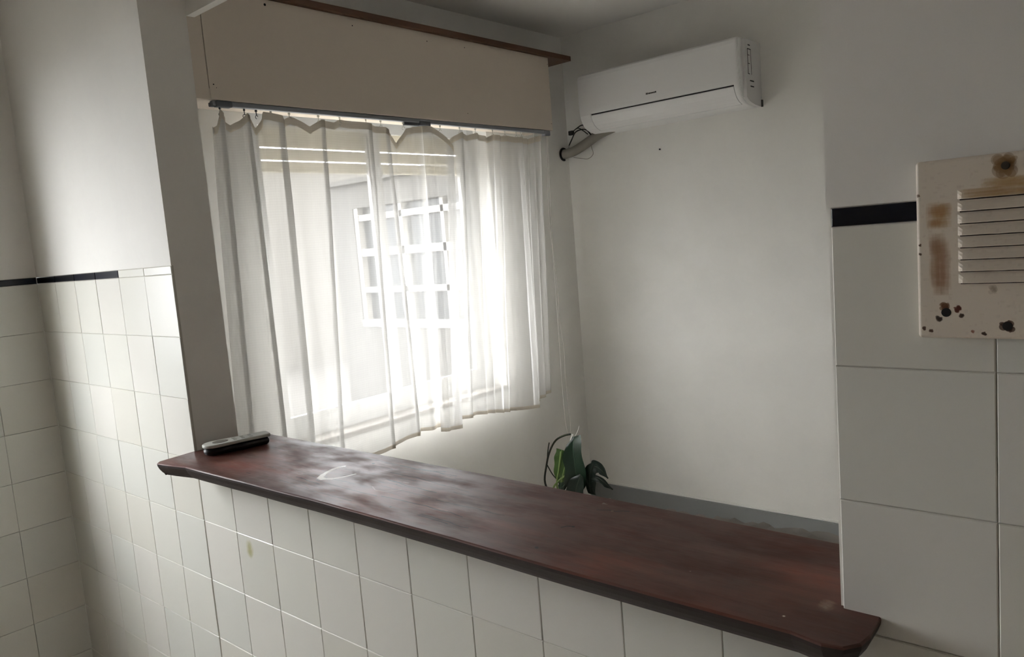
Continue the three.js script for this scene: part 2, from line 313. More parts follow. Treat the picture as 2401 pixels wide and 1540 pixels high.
const top2 = [[-1.42, 2.05], [-1.475, 2.046], [-1.52, 2.02], [-1.575, 1.985], [-1.61, 1.965], [-1.618, 2.012], [-1.674, 2.04], [-1.72, 2.03], [-1.776, 2.042], [-1.85, 2.026], [-1.893, 2.046], [-1.94, 2.038], [-1.98, 2.04], [-2.03, 2.034], [-2.084, 2.036], [-2.16, 2.034], [-2.2, 2.046], [-2.25, 2.054], [-2.3, 2.05]];
curtain('sheer_curtain', 'right sheer white curtain panel, hanging nearer the room corner', rightCtl, top2, [[-1.42, 0.726], [-1.535, 0.717], [-1.56, 0.735], [-1.7, 0.735], [-1.80, 0.722], [-1.9, 0.705], [-2.135, 0.68], [-2.15, 0.70], [-2.3, 0.735]], -0.486, -0.556);
{
  const t = thing('pull_cord', 'thin white pull cord hanging from the far curtain track end to the plant', 'cord');
  part('strand', tube([[-0.486, 2.05, -2.305], [-0.497, 1.6, -2.29], [-0.5, 1.33, -2.317], [-0.5, 1.1, -2.319], [-0.5, 0.93, -2.337], [-0.5, 0.83, -2.331], [-0.5, 0.66, -2.337], [-0.5, 0.556, -2.345], [-0.495, 0.50, -2.33]], 0.0021, 60, 6), M.cord, t);
  part('strand', tube([[-0.486, 2.05, -2.312], [-0.50, 1.5, -2.305], [-0.5, 0.95, -2.30], [-0.5, 0.772, -2.297], [-0.5, 0.65, -2.30], [-0.5, 0.528, -2.308], [-0.49, 0.47, -2.315]], 0.0021, 60, 6), M.cord, t);
}
// ------------------------------------------------------------------ countertop
{
  const X_0 = 0.141, X_1 = 1.692, Y0 = 1.0615, Y1 = 1.093;
  const t = thing('countertop', 'worn dark reddish brown wooden bar top lying on the tiled half wall', 'countertop');
  // outline in plan (x, -z), notched round both jambs
  const out = [[0.149, 0.088], [0.16, 0.0985], [0.2, 0.093]];
  for (let k = 0; k <= 24; k++) { const x = 0.26 + k * (1.36 / 24); out.push([x, 0.077 + 0.004 * Math.sin(x * 5.1 + 0.6) + 0.0025 * noise.noise(x * 9, 0.5, 0.1)]); }
  out.push([1.655, 0.087], [1.676, 0.083], [1.689, 0.066], [1.692, 0.045], [1.69, -0.003], [1.656, -0.0045], [1.656, -0.165]);
  for (let k = 0; k <= 12; k++) { const x = 1.62 - k * (1.45 / 12); out.push([x, -0.176 - 0.012 * Math.sin(Math.min(1, (1.62 - x) / 0.9) * Math.PI / 2) - 0.001 * noise.noise(x * 8, 2, 2)]); }
  out.push([0.165, -0.180], [0.156, -0.121], [0.1405, -0.119], [0.1405, 0.0]);
  // edge profile: crisp top arris, face running back under the overhang
  const cl = out.map(([x, z]) => new THREE.Vector2(x, z)), nO = cl.length, ccw = THREE.ShapeUtils.area(cl) > 0 ? 1 : -1;
  const nor = cl.map((c, k) => { const a = cl[(k + nO - 1) % nO], b = cl[(k + 1) % nO], d = b.clone().sub(a).normalize(); return new THREE.Vector2(d.y * ccw, -d.x * ccw); });
  const rings = [[0, 0.0022], [0.0009, 0.0006], [0.003, 0], [0.008, 0.0008], [0.016, 0.0045], [0.024, 0.010], [Y1 - Y0, 0.017]].map(([dy, inset]) => cl.map((c, k) => V(c.x - nor[k].x * inset, Y1 - dy, c.y - nor[k].y * inset)));
  const facesOf = (list) => { const q = [], n2 = new THREE.BufferGeometry(); for (const t3 of list) for (const v of t3) q.push(v.x, v.y, v.z); n2.setAttribute('position', new THREE.Float32BufferAttribute(q, 3)); n2.computeVertexNormals(); return n2; };
  const cap = (r, up) => THREE.ShapeUtils.triangulateShape(r.map((v) => new THREE.Vector2(v.x, v.z)), []).map((f) => (up ? [r[f[0]], r[f[2]], r[f[1]]] : [r[f[0]], r[f[1]], r[f[2]]]));
  const fix = (list, want) => list.map((t3) => { const n3 = V().crossVectors(t3[1].clone().sub(t3[0]), t3[2].clone().sub(t3[0])); return n3.dot(want(t3)) < 0 ? [t3[0], t3[2], t3[1]] : t3; });
  const side = (a, b, inw) => { const l = []; for (let k = 0; k < nO; k++) { const m2 = (k + 1) % nO, w = V(nor[k].x, 0, nor[k].y); for (const t3 of [[a[k], b[k], b[m2]], [a[k], b[m2], a[m2]]]) l.push(...fix([t3], () => w)); } return l; };
  const g0 = facesOf([...fix(cap(rings[0], true), () => V(0, 1, 0)), ...side(rings[0], rings[1]), ...side(rings[1], rings[2])]);
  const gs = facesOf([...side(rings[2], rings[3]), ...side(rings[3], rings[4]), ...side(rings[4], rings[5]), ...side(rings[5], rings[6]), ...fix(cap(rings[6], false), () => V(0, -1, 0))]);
  const p = g0.attributes.position, uv = []; // wood texture laid flat, side faces continue it
  for (let i = 0; i < p.count; i++) uv.push((p.getX(i) - 0.13) / 1.58, 1 - (p.getZ(i) + 0.2 + (p.getY(i) - Y1) * 0.6) / 0.31);
  g0.setAttribute('uv', new THREE.Float32BufferAttribute(uv, 2));
  const CW = 2048, CH = 402, ux = (x) => (x - 0.13) / 1.58 * CW, uz = (z) => (z + 0.2) / 0.31 * CH;
  const map = canvasTex(CW, CH, (g) => {
    const im = g.createImageData(CW, CH);
    for (let j = 0; j < CH; j++) for (let i = 0; i < CW; i++) {
      const x = i / CW * 1.58, z = j / CH * 0.31;
      const warp = 0.02 * fbm(x * 3, z * 6, 3), gr = fbm(x * 3.2 + 5, (z + warp) * 62, 4), blot = fbm(x * 4.5 + 20, z * 9 + 3, 4), fine = fbm(x * 40, (z + warp) * 500, 2);
      const red = fbm(x * 3.4 + 61, z * 7 + 11, 3), worn = Math.max(0, Math.min(1, 0.5 + 2.4 * fbm(x * 6 + 31, z * 12 + 7, 4)));
      const k = 1 + 0.22 * gr + 0.2 * blot + 0.12 * fine, c = (j * CW + i) * 4;
      im.data[c] = (82 + 80 * Math.max(0, red) + 8 * worn) * k; im.data[c + 1] = (48 + 14 * Math.max(0, red) + 9 * worn) * k; im.data[c + 2] = (39 - 4 * red + 10 * worn) * k; im.data[c + 3] = 255;
    }
    g.putImageData(im, 0, 0);
    g.lineCap = 'round';
    const stroke = (pts, w, col) => { g.strokeStyle = col; g.lineWidth = w; g.beginPath(); pts.forEach(([x, z], i) => (i ? g.lineTo(ux(x), uz(z)) : g.moveTo(ux(x), uz(z)))); g.stroke(); };
    // long grain cracks
    for (let k = 0; k < 26; k++) { let x = 0.55 + 0.45 * rnd(), z = -0.16 + 0.22 * rnd(); const pts = [], n = 4 + Math.floor(9 * rnd()); for (let i = 0; i < n; i++) { pts.push([x, z]); x += 0.012 + 0.012 * rnd(); z += (rnd() - 0.42) * 0.006; } stroke(pts, 1.4 + 2.2 * rnd(), `rgba(26,16,14,${0.4 + 0.4 * rnd()})`); }
    // pale scuffs where the varnish is worn through
    for (let k = 0; k < 34; k++) { let x = 0.5 + 0.55 * rnd(), z = -0.16 + 0.16 * rnd(); const pts = []; for (let i = 0; i < 5; i++) { pts.push([x, z]); x += 0.008 * rnd(); z += (rnd() - 0.5) * 0.004; } stroke(pts, 3 + 9 * rnd(), `rgba(160,138,122,${0.06 + 0.14 * rnd()})`); }
    // the white crescent-shaped mark
    g.strokeStyle = 'rgba(226,219,208,0.95)';
    const ring = [[0.612, -0.092], [0.606, -0.080], [0.606, -0.068], [0.611, -0.052], [0.620, -0.032], [0.631, -0.0165], [0.644, -0.0145], [0.660, -0.023], [0.669, -0.035], [0.676, -0.050], [0.680, -0.066]];
    for (let i = 1; i < ring.length; i++) stroke([ring[i - 1], ring[i]], [8, 10, 12, 13, 16, 17, 14, 10, 9, 8][i - 1], 'rgb(236,230,220)');
    stroke([[0.78, -0.03], [0.80, -0.02], [0.825, -0.022], [0.845, -0.045]], 3, 'rgba(170,150,138,0.4)');
    stroke([[0.815, -0.078], [0.828, -0.078]], 5, 'rgba(180,165,155,0.4)');
    // knots, nicks and nail holes
    const spot = (x, z, rx, rz, col) => { g.fillStyle = col; g.beginPath(); g.ellipse(ux(x), uz(z), rx, rz, 0.5, 0, 7); g.fill(); };
    spot(1.237, 0.04, 5, 3.2, '#080505'); stroke([[1.222, -0.040], [1.226, -0.048], [1.236, -0.052]], 4, '#0a0606'); spot(1.236, -0.051, 4, 3, '#080505');
    stroke([[1.228, -0.128], [1.245, -0.136], [1.252, -0.137]], 3.5, '#0c0707'); stroke([[1.256, -0.136], [1.266, -0.143], [1.276, -0.146]], 4, '#0c0707'); spot(1.252, -0.135, 4, 3, '#6d5c4c');
    stroke([[0.446, 0.038], [0.458, 0.037]], 3, '#1c100c'); spot(0.655, -0.134, 6, 4, '#1a1110'); stroke([[0.82, -0.155], [0.842, -0.163]], 4, '#150d0c'); spot(0.901, 0.029, 2.4, 2.4, '#120a09'); spot(0.464, -0.014, 3, 2, '#1c100c'); spot(0.812, -0.062, 4, 3, '#20151380');
    spot(1.602, 0.051, 2.2, 2.2, '#d8d2c4'); spot(1.46, 0.0, 1.3, 1.3, '#a09080'); stroke([[1.474, 0.083], [1.492, 0.082]], 4, '#8c7864');
    // cement smear at the foot of the right jamb
    for (let k = 0; k < 50; k++) spot(1.634 + 0.012 * (rnd() - 0.6), 0.006 + 0.024 * (rnd() - 0.6), 4 + 5 * rnd(), 3 + 4 * rnd(), `rgba(150,138,120,${0.05 + 0.1 * rnd()})`);
  });
  const rough = dataTex(512, 128, (u, v) => { const r = 112 + 110 * fbm(u * 14 + 2, v * 6 + 8, 4) + 40 * fbm(u * 60, v * 120, 2); const c = Math.max(94, Math.min(190, r)); return [c, c, c]; }, false, 1, 1);
  part('slab', g0, std(0xffffff, 1.0, { map, roughnessMap: rough }), t);
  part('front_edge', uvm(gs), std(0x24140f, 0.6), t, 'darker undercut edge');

  // rough mortar bed showing behind the slab at the right
  const wp = scene.getObjectByName('wall_partition');
  const mg = new THREE.BoxGeometry(0.5, 0.03, 0.1, 60, 3, 12); mg.translate(1.396, 1.0725, -0.165);
  const mp = mg.attributes.position;
  for (let i = 0; i < mp.count; i++) {
    const x = mp.getX(i), z = mp.getZ(i), f = Math.max(0, Math.min(1, (x - 1.15) / 0.5)), back = (-0.165 - z) / 0.05;
    if (back > 0.2) mp.setZ(i, -0.165 - back * (0.017 + 0.036 * f + 0.007 * noise.noise(x * 45, mp.getY(i) * 60, 1)));
    mp.setY(i, mp.getY(i) + 0.009 * noise.noise(x * 60, z * 80, 4) + 0.003 * noise.noise(x * 170, z * 170, 9));
  }
  mg.computeVertexNormals();
  part('mortar_bed', uvm(mg), M.mortar, wp, 'rough grey mortar edge behind the bar top');
}
// ------------------------------------------------------------------ remote control on the counter
{
  const t = thing('remote_control', 'pale grey remote control with black underside on the wooden bar top', 'remote control');
  const L = 0.158, w = 0.026;
  const outline = (k, zo = 0) => { const s = new THREE.Shape(); // narrow rounded nose towards the viewer
    const pts = []; for (let i = 0; i <= 40; i++) { const a = i / 40 * Math.PI; pts.push(new THREE.Vector2(Math.cos(a) * w * k, -L / 2 + w - Math.sin(a) * (w + 0.006) * k)); }
    pts.reverse(); s.setFromPoints([...pts.reverse()]); s.lineTo(-w * k * 0.8, L / 2 - 0.01); s.quadraticCurveTo(-w * k * 0.75, L / 2 * k, -w * k * 0.4, L / 2 * k); s.lineTo(w * k * 0.4, L / 2 * k); s.quadraticCurveTo(w * k * 0.75, L / 2 * k, w * k * 0.8, L / 2 - 0.01); s.closePath(); return s; };
  const slabOf = (k, d, b, y) => { const g = new THREE.ExtrudeGeometry(outline(k), { depth: d - 2 * b, bevelEnabled: true, bevelThickness: b, bevelSize: b, bevelOffset: -b, bevelSegments: 3, curveSegments: 8 }); g.rotateX(-Math.PI / 2); g.translate(0, y + b, 0); return g; };
  part('lower_case', slabOf(0.95, 0.0205, 0.0095, 0.0005), std(0x0c0d10, 0.35), t, 'black lower case');
  part('upper_case', slabOf(1.0, 0.0085, 0.0028, 0.020), std(0xc9cac2, 0.6), t, 'pale grey upper case');
  const oval = new THREE.CylinderGeometry(1, 1, 0.001, 28); oval.scale(0.014, 1, 0.019);
  const o = part('dark_window', oval, std(0x6d6a64, 0.3), t); o.position.set(0, 0.0287, 0.042);
  for (const [x, z] of [[-0.008, 0.008], [0.008, 0.008], [-0.008, -0.012], [0.008, -0.012], [-0.008, -0.032], [0.008, -0.032]]) part('button', rbox(x - 0.005, x + 0.005, 0.0275, 0.0292, z - 0.004, z + 0.004, 0.0007), std(0xa8a99f, 0.5), t);
  t.position.set(0.236, 1.093, -0.064); t.rotation.y = -0.25; t.scale.set(1.0, 0.95, 0.95);
}
// ------------------------------------------------------------------ air conditioner
{
  const t = thing('air_conditioner', 'white split air conditioner high on the far wall, its louvre closed', 'air conditioner');
  const x0 = -0.425, x1 = 0.455;
  // side profile: (distance from the wall, height)
  const full = [[0.0, 2.352], [0.172, 2.352], [0.188, 2.350], [0.197, 2.342], [0.2, 2.325], [0.2, 2.24], [0.199, 2.17], [0.196, 2.143], [0.190, 2.125], [0.180, 2.107], [0.165, 2.090], [0.145, 2.077], [0.12, 2.068], [0.08, 2.061], [0.03, 2.057], [0.0, 2.057]];
  const cut = [...full.slice(0, 7), [0.197, 2.1495], [0.172, 2.140], [0.112, 2.085], [0.113, 2.0665], ...full.slice(13)];
  const prof = (pts) => { const s = new THREE.Shape(pts.map(([d, y]) => new THREE.Vector2(d, y))); return s; };
  const ext = (pts, xa, xb) => { const g = new THREE.ExtrudeGeometry(prof(pts), { depth: xb - xa, bevelEnabled: false, curveSegments: 6 }); g.rotateY(-Math.PI / 2); g.scale(1, 1, 1); g.translate(xb, 0, ZA); return g; };
  const toWorld = (g) => g; // shape x runs away from the wall (+z) after the turn
  const la = -0.352, lb = 0.425;
  const end = (xa, xb, side) => { // end block with a rounded front corner towards the side
    const gs = []; const n = 6, r = 0.016;
    const shr = (k) => full.map(([d, y]) => { const cx = 0.1, cy = 2.2; return [d < 0.01 ? d : d - k * (d > 0.1 ? 1 : 0), y + (y > cy ? -k : k) * 0.8]; });
    for (let i = 0; i < n; i++) { const a = i / n * Math.PI / 2, b2 = (i + 1) / n * Math.PI / 2; const k = r * (1 - Math.cos(b2)), xa2 = side * (r * Math.sin(a) - r), xb2 = side * (r * Math.sin(b2) - r); const e0 = side > 0 ? xb + xa2 : xa + xb2, e1 = side > 0 ? xb + xb2 : xa + xa2; gs.push(ext(shr(k), e0, e1)); }
    gs.push(side > 0 ? ext(full, xa, xb - r) : ext(full, xa + r, xb)); return gs;
  };
  part('cover', toWorld(merge([...end(x0, la, -1), ext(cut, la, lb), ...end(lb, x1, 1)])), M.acWhite, t);
  // rear case, a little longer than the cover at the right
  const rear = full.map(([d, y]) => [Math.min(d, 0.165) * 1.0, y > 2.2 ? y - 0.010 : Math.max(y, 2.0575)]).filter(([d, y], i, a) => !i || Math.hypot(d - a[i - 1][0], y - a[i - 1][1]) > 0.001);
  part('side_case', ext(rear, x1 - 0.001, 0.4705), M.acSide, t);
  // outlet flap following the curve of the lower front
  const flapPts = [[0.1935, 2.1365], [0.1905, 2.125], [0.1805, 2.107], [0.1655, 2.090], [0.1455, 2.077], [0.118, 2.0675]];
  const inner = flapPts.map(([d, y]) => [d - 0.004, y + 0.004]).reverse();
  part('louvre_flap', ext([...flapPts, ...inner], la + 0.0025, lb - 0.0025), M.acWhite, t);
  part('air_outlet', ext([[0.185, 2.148], [0.19, 2.1485], [0.186, 2.134], [0.150, 2.09], [0.118, 2.075], [0.114, 2.082]], la + 0.001, lb - 0.001), M.black, t, 'black slot above the flap');
  // small dark wordmark, illegible at this size
  const mark = [];
  for (const [x, y, w, h] of [[0, 0, 0.0035, 0.0095], [0.0062, 0, 0.0035, 0.0095], [0.003, 0, 0.006, 0.003], [0.013, -0.0008, 0.004, 0.007], [0.0195, -0.0008, 0.006, 0.0065], [0.0275, -0.0008, 0.005, 0.007], [0.0355, -0.0008, 0.006, 0.0065], [0.0435, -0.0008, 0.005, 0.007], [0.0515, 0, 0.006, 0.0075], [0.028, 0, 0.05, 0.002]]) mark.push(box(x - w / 2, x + w / 2, y - h / 2, y + h / 2, 0, 0.0008));
  const lg = part('wordmark', merge(mark), M.black, t, 'small dark lettering on the front'); lg.position.set(-0.019, 2.187, ZA + 0.1995);
  // marks on the right side: slots and a small grille
  const sx = 0.4703, S = (d0, d1, y0, y1, n = 'side_slot') => part(n, box(sx - 0.002, sx + 0.0008, y0, y1, ZA + d0, ZA + d1), M.black, t);
  S(0.112, 0.135, 2.315, 2.320); S(0.083, 0.125, 2.160, 2.165); S(0.085, 0.122, 2.136, 2.141);
  part('side_grille', boxes([[sx - 0.002, sx + 0.001, 2.19, 2.302, ZA + 0.139, ZA + 0.143], [sx - 0.002, sx + 0.001, 2.298, 2.302, ZA + 0.106, ZA + 0.143], [sx - 0.002, sx + 0.001, 2.19, 2.30, ZA + 0.105, ZA + 0.1075], [sx - 0.002, sx + 0.001, 2.19, 2.193, ZA + 0.125, ZA + 0.143], [sx - 0.002, sx + 0.001, 2.272, 2.2745, ZA + 0.12, ZA + 0.14], [sx - 0.002, sx + 0.001, 2.235, 2.2375, ZA + 0.12, ZA + 0.14]]), std(0x2a2724, 0.7), t);
  part('latch', rbox(0.468, 0.477, 2.056, 2.088, ZA + 0.001, ZA + 0.012, 0.002), std(0x4a4743, 0.6), t);

  const p = thing('drain_pipe', 'grey insulated pipe running from the air conditioner into a hole in the room corner', 'pipe');
  part('sleeve', tube([[-0.30, 2.085, -2.66], [-0.40, 2.062, -2.655], [-0.50, 2.02, -2.652], [-0.585, 1.992, -2.652], [-0.66, 1.987, -2.655]], 0.0255, 40, 16), M.pipe, p);
  const ring = new THREE.TorusGeometry(0.031, 0.006, 10, 28, Math.PI * 1.5); ring.rotateY(Math.PI / 2); ring.rotateX(0.2);
  const rr = part('hole_ring', ring, M.black, p); rr.position.set(-0.647, 1.987, -2.655);
  const c = thing('cable', 'bundle of thin black wires looping between the air conditioner and the corner', 'cable');
  part('wire', tube([[-0.415, 2.085, -2.63], [-0.455, 2.105, -2.632], [-0.50, 2.122, -2.64], [-0.545, 2.112, -2.65], [-0.59, 2.095, -2.66]], 0.0028, 40, 6), M.wire, c);
  part('wire', tube([[-0.44, 2.062, -2.63], [-0.465, 2.09, -2.63], [-0.51, 2.1, -2.64], [-0.555, 2.092, -2.65], [-0.585, 2.06, -2.655], [-0.606, 2.03, -2.655]], 0.0034, 40, 6), M.wire, c);
  part('wire', tube([[-0.46, 2.068, -2.63], [-0.49, 2.09, -2.635], [-0.535, 2.112, -2.648], [-0.575, 2.1, -2.655]], 0.0026, 30, 6), M.wire, c);
  part('junction', rbox(-0.6, -0.57, 2.082, 2.106, -2.665, -2.645, 0.004), M.wire, c);
  part('connector', tube([[-0.607, 2.03, -2.655], [-0.61, 2.008, -2.655]], 0.004, 4, 8), M.clear, c);
  part('drooping_wire', tube([[-0.455, 2.04, -2.64], [-0.462, 2.0, -2.66], [-0.475, 1.968, -2.69], [-0.51, 1.948, -2.695], [-0.55, 1.953, -2.69], [-0.60, 1.965, -2.68]], 0.0013, 40, 6), std(0x8c8478, 0.7), c);
  const nail = new THREE.CylinderGeometry(0.004, 0.004, 0.008, 10); nail.rotateX(Math.PI / 2); nail.translate(-0.073, 1.938, ZA + 0.003);
  tag(part('wall_nail', nail, M.black, scene), 'single small dark nail in the far wall below the air conditioner', 'nail');
}
// ------------------------------------------------------------------ vent cover on the right of the opening
{
  const t = thing('vent_cover', 'stained cream metal vent cover with louvres and rust spots at the right', 'vent');
  const x0 = 1.7355, x1 = 1.908, y0 = 1.405, y1 = 1.5775, d = 0.011;
  const map = canvasTex(512, 512, (g, w, h) => {
    g.fillStyle = '#e4d9c9'; g.fillRect(0, 0, w, h);
    const X = (x) => (x - x0) / (x1 - x0) * w, Y = (y) => (y1 - y) / (y1 - y0) * h;
    for (let i = 0; i < 1400; i++) { g.fillStyle = `rgba(${rnd() < 0.5 ? '120,100,80' : '225,215,200'},${0.02 + 0.05 * rnd()})`; g.fillRect(rnd() * w, rnd() * h, 2 + 10 * rnd(), 2 + 8 * rnd()); }
    const patch = (xa, xb, ya, yb, col) => { for (let i = 0; i < 130; i++) { g.fillStyle = `rgba(${col},${0.03 + 0.05 * rnd()})`; const px = xa + (xb - xa) * rnd() * 0.7, py = ya + (yb - ya) * rnd() * 0.8; g.fillRect(X(px), Y(py), (xb - xa) * 0.4 / (x1 - x0) * w, (ya - yb) * 0.22 / (y1 - y0) * h); } };
    patch(1.744, 1.765, 1.538, 1.511, '160,115,66'); patch(1.746, 1.764, 1.508, 1.448, '140,100,64');
    patch(1.772, 1.85, 1.548, 1.538, '170,130,80'); patch(1.79, 1.85, 1.556, 1.546, '170,130,80');
    const rust = (x, y, r, col, n = 14) => { for (let i = 0; i < n; i++) { g.fillStyle = col; g.beginPath(); g.ellipse(X(x) + (rnd() - 0.5) * r, Y(y) + (rnd() - 0.5) * r, r * (0.2 + 0.3 * rnd()), r * (0.2 + 0.3 * rnd()), rnd() * 3, 0, 7); g.fill(); } };
    rust(1.7595, 1.436, 18, 'rgba(96,58,30,0.5)'); rust(1.754, 1.4245, 12, 'rgba(52,38,28,0.6)'); rust(1.7705, 1.4335, 13, 'rgba(84,34,18,0.7)'); rust(1.774, 1.4275, 9, 'rgba(58,42,30,0.6)');
    rust(1.8115, 1.4175, 22, 'rgba(58,36,24,0.7)'); rust(1.7405, 1.4145, 7, 'rgba(74,52,38,0.7)'); rust(1.747, 1.4125, 7, 'rgba(74,52,38,0.7)'); rust(1.792, 1.4105, 8, 'rgba(60,40,26,0.7)'); rust(1.783, 1.412, 6, 'rgba(150,100,80,0.5)'); rust(1.7385, 1.497, 5, 'rgba(90,66,48,0.8)'); rust(1.7385, 1.488, 5, 'rgba(90,66,48,0.8)'); rust(1.738, 1.545, 6, 'rgba(110,86,66,0.7)');
    rust(1.81, 1.5655, 38, 'rgba(128,98,60,0.35)', 26);
    rust(1.80, 1.452, 14, 'rgba(150,135,115,0.2)');
  });
  const mat = std(0xffffff, 0.5, { map, metalness: 0 });
  const gp = new RoundedBoxGeometry(x1 - x0, y1 - y0, d, 3, 0.0035); gp.translate((x0 + x1) / 2, (y0 + y1) / 2, d / 2 + 0.0004);
  const setUV = (g0) => { const g = g0.index ? g0.toNonIndexed() : g0, p = g.attributes.position, a = []; for (let i = 0; i < p.count; i++) a.push((p.getX(i) - x0) / (x1 - x0), (p.getY(i) - y0) / (y1 - y0)); g.setAttribute('uv', new THREE.Float32BufferAttribute(a, 2)); return g; };
  part('plate', setUV(gp), mat, t);
  for (let k = 0; k < 8; k++) {
    const yb = 1.5385 - k * 0.01135, xa = 1.7715, xb = 1.872, zf = d + 0.0004;
    const pos = [], n = 24, cs = [[0.0088, 0], [0.0055, 0.0020], [0.0022, 0.0048], [0.0006, 0.0062], [0, 0.0060], [0.0004, 0.0]];
    const at = (i, j) => { const s = i / n, x = xa + (xb - xa) * s, e = Math.min(1, Math.min(s, 1 - s) * 13), f = Math.sqrt(1 - (1 - e) * (1 - e)); return [x, yb + cs[j][0] + 0.0003 * noise.noise(x * 90, k, 2), zf + cs[j][1] * f]; };
    for (let i = 0; i < n; i++) for (let j = 0; j < cs.length - 1; j++) { const A = at(i, j), B = at(i + 1, j), C = at(i + 1, j + 1), D = at(i, j + 1); pos.push(...A, ...D, ...C, ...A, ...C, ...B); }
    const g = new THREE.BufferGeometry(); g.setAttribute('position', new THREE.Float32BufferAttribute(pos, 3)); g.computeVertexNormals();
    const lv = part('louvre', setUV(g), mat, t);
    part('slot', box(xa + 0.002, xb - 0.002, yb - 0.0011, yb + 0.0002, zf - 0.001, zf + 0.0012), M.slot, lv);  // dark strip, shade under the louvre lip put in as colour
  }
  const disc = (x, y, r, m, n, h) => { const g = new THREE.CylinderGeometry(r, r * 1.1, h, 16); g.rotateX(Math.PI / 2); g.translate(x, y, d + h / 2); return part(n, g, m, t); };
  disc(1.8105, 1.5655, 0.0034, std(0x4a4238, 0.6, { metalness: 0.4 }), 'screw', 0.0025);
  disc(1.7605, 1.4305, 0.0042, M.black, 'screw_hole', 0.0008); disc(1.811, 1.4175, 0.0040, M.black, 'screw_hole', 0.0008);
}
// ------------------------------------------------------------------ plant in the corner
{
  const t = thing('potted_plant', 'potted split-leaf plant with dark drooping leaves standing in the room corner', 'plant');
  // a leaf blade along a spine: half-widths by station, folded along the midrib
  function leaf(mat, spine, across, wl, wr, fold = 0.25, n = 18) {
    const c = new THREE.CatmullRomCurve3(spine.map((q) => V(...q))), A = V(...across).normalize(), pos = [], idx = [], m = 6;
    const pick = (a, s) => { const k = s * (a.length - 1), i = Math.min(a.length - 2, Math.floor(k)), f = k - i, e = f * f * (3 - 2 * f); return a[i] + (a[i + 1] - a[i]) * e; };
    for (let i = 0; i <= n; i++) {
      const s = i / n, p = c.getPoint(s), T = c.getTangent(s), N = V().crossVectors(T, A).normalize(), B = V().crossVectors(N, T).normalize();
      for (let j = -m; j <= m; j++) { const k = j / m, w = j < 0 ? pick(wl, s) : pick(wr, s), q = p.clone().addScaledVector(B, k * w).addScaledVector(N, fold * Math.abs(k) * w + 0.004 * Math.sin(s * 14 + k * 3) * Math.abs(k)); pos.push(q.x, q.y, q.z); }
    }
    const R = 2 * m + 1; for (let i = 0; i < n; i++) for (let j = 0; j < 2 * m; j++) { const k = i * R + j; idx.push(k, k + 1, k + R, k + 1, k + R + 1, k + R); }
    const g = new THREE.BufferGeometry(); g.setAttribute('position', new THREE.Float32BufferAttribute(pos, 3)); g.setIndex(idx); g.computeVertexNormals();
    const ms = mat.clone(); ms.side = THREE.DoubleSide;
    const l = part('leaf', g, ms, t);
    part('midrib', new THREE.TubeGeometry(c, 24, 0.0022, 6), mat === M.leafGreen ? M.stemGreen : mat === M.leafMid ? M.ribMid : M.stemDark, l);
    return l;
  }
  const Z = -2.12;
  leaf(M.leafMid, [[-0.315, 0.552, Z], [-0.300, 0.50, Z + 0.03], [-0.285, 0.43, Z + 0.045], [-0.285, 0.36, Z + 0.04], [-0.30, 0.27, Z + 0.02]], [0.9, 0.25, -0.3], [0.006, 0.035, 0.055, 0.05, 0.06, 0.03], [0.045, 0.05, 0.048, 0.055, 0.05, 0.02], 0.35);
  leaf(M.leafGreen, [[-0.395, 0.475, Z], [-0.40, 0.43, Z + 0.01], [-0.41, 0.37, Z + 0.015], [-0.415, 0.29, Z]], [1, 0.05, 0.1], [0.036, 0.038, 0.034, 0.02], [0.05, 0.055, 0.045, 0.02], 0.12);
  leaf(M.leafDark, [[-0.235, 0.27, Z], [-0.225, 0.34, Z + 0.02], [-0.205, 0.40, Z + 0.03], [-0.18, 0.452, Z + 0.02]], [1, -0.4, 0], [0.02, 0.03, 0.035, 0.006], [0.03, 0.035, 0.03, 0.006], 0.1);
  leaf(M.leafDark, [[-0.215, 0.40, Z + 0.02], [-0.175, 0.425, Z + 0.03], [-0.14, 0.415, Z + 0.035], [-0.108, 0.375, Z + 0.03]], [0.4, 1, 0], [0.02, 0.032, 0.022, 0.004], [0.02, 0.034, 0.028, 0.004], 0.1);
  leaf(M.leafDark, [[-0.215, 0.355, Z + 0.02], [-0.17, 0.372, Z + 0.03], [-0.125, 0.352, Z + 0.03], [-0.092, 0.32, Z + 0.02]], [0.2, 1, 0], [0.014, 0.02, 0.018, 0.003], [0.01, 0.014, 0.012, 0.003], 0.1);
  leaf(M.leafDark, [[-0.25, 0.38, Z + 0.05], [-0.27, 0.33, Z + 0.06], [-0.285, 0.27, Z + 0.06], [-0.28, 0.2, Z + 0.04]], [1, 0.1, 0], [0.015, 0.045, 0.055, 0.02], [0.02, 0.05, 0.06, 0.02], 0.2);
  leaf(M.leafMid, [[-0.335, 0.33, Z + 0.05], [-0.37, 0.30, Z + 0.06], [-0.40, 0.26, Z + 0.05]], [-0.2, 1, 0], [0.01, 0.02, 0.006], [0.01, 0.022, 0.006], 0.2);
  const stem = (pts, r, m) => part('stem', tube(pts, r, 30, 8), m, t);
  stem([[-0.335, 0.562, Z], [-0.37, 0.553, Z], [-0.43, 0.52, Z], [-0.478, 0.45, Z], [-0.503, 0.38, Z], [-0.522, 0.29, Z], [-0.50, 0.24, Z], [-0.42, 0.17, Z]], 0.0052, M.stemDark);
  stem([[-0.497, 0.40, Z], [-0.486, 0.46, Z], [-0.474, 0.503, Z]], 0.003, M.stemDark);
  stem([[-0.50, 0.385, Z], [-0.47, 0.34, Z], [-0.43, 0.30, Z], [-0.40, 0.18, Z]], 0.003, M.stemDark);
  stem([[-0.392, 0.47, Z + 0.012], [-0.40, 0.38, Z + 0.03], [-0.42, 0.29, Z + 0.03], [-0.39, 0.15, Z]], 0.005, M.stemGreen);
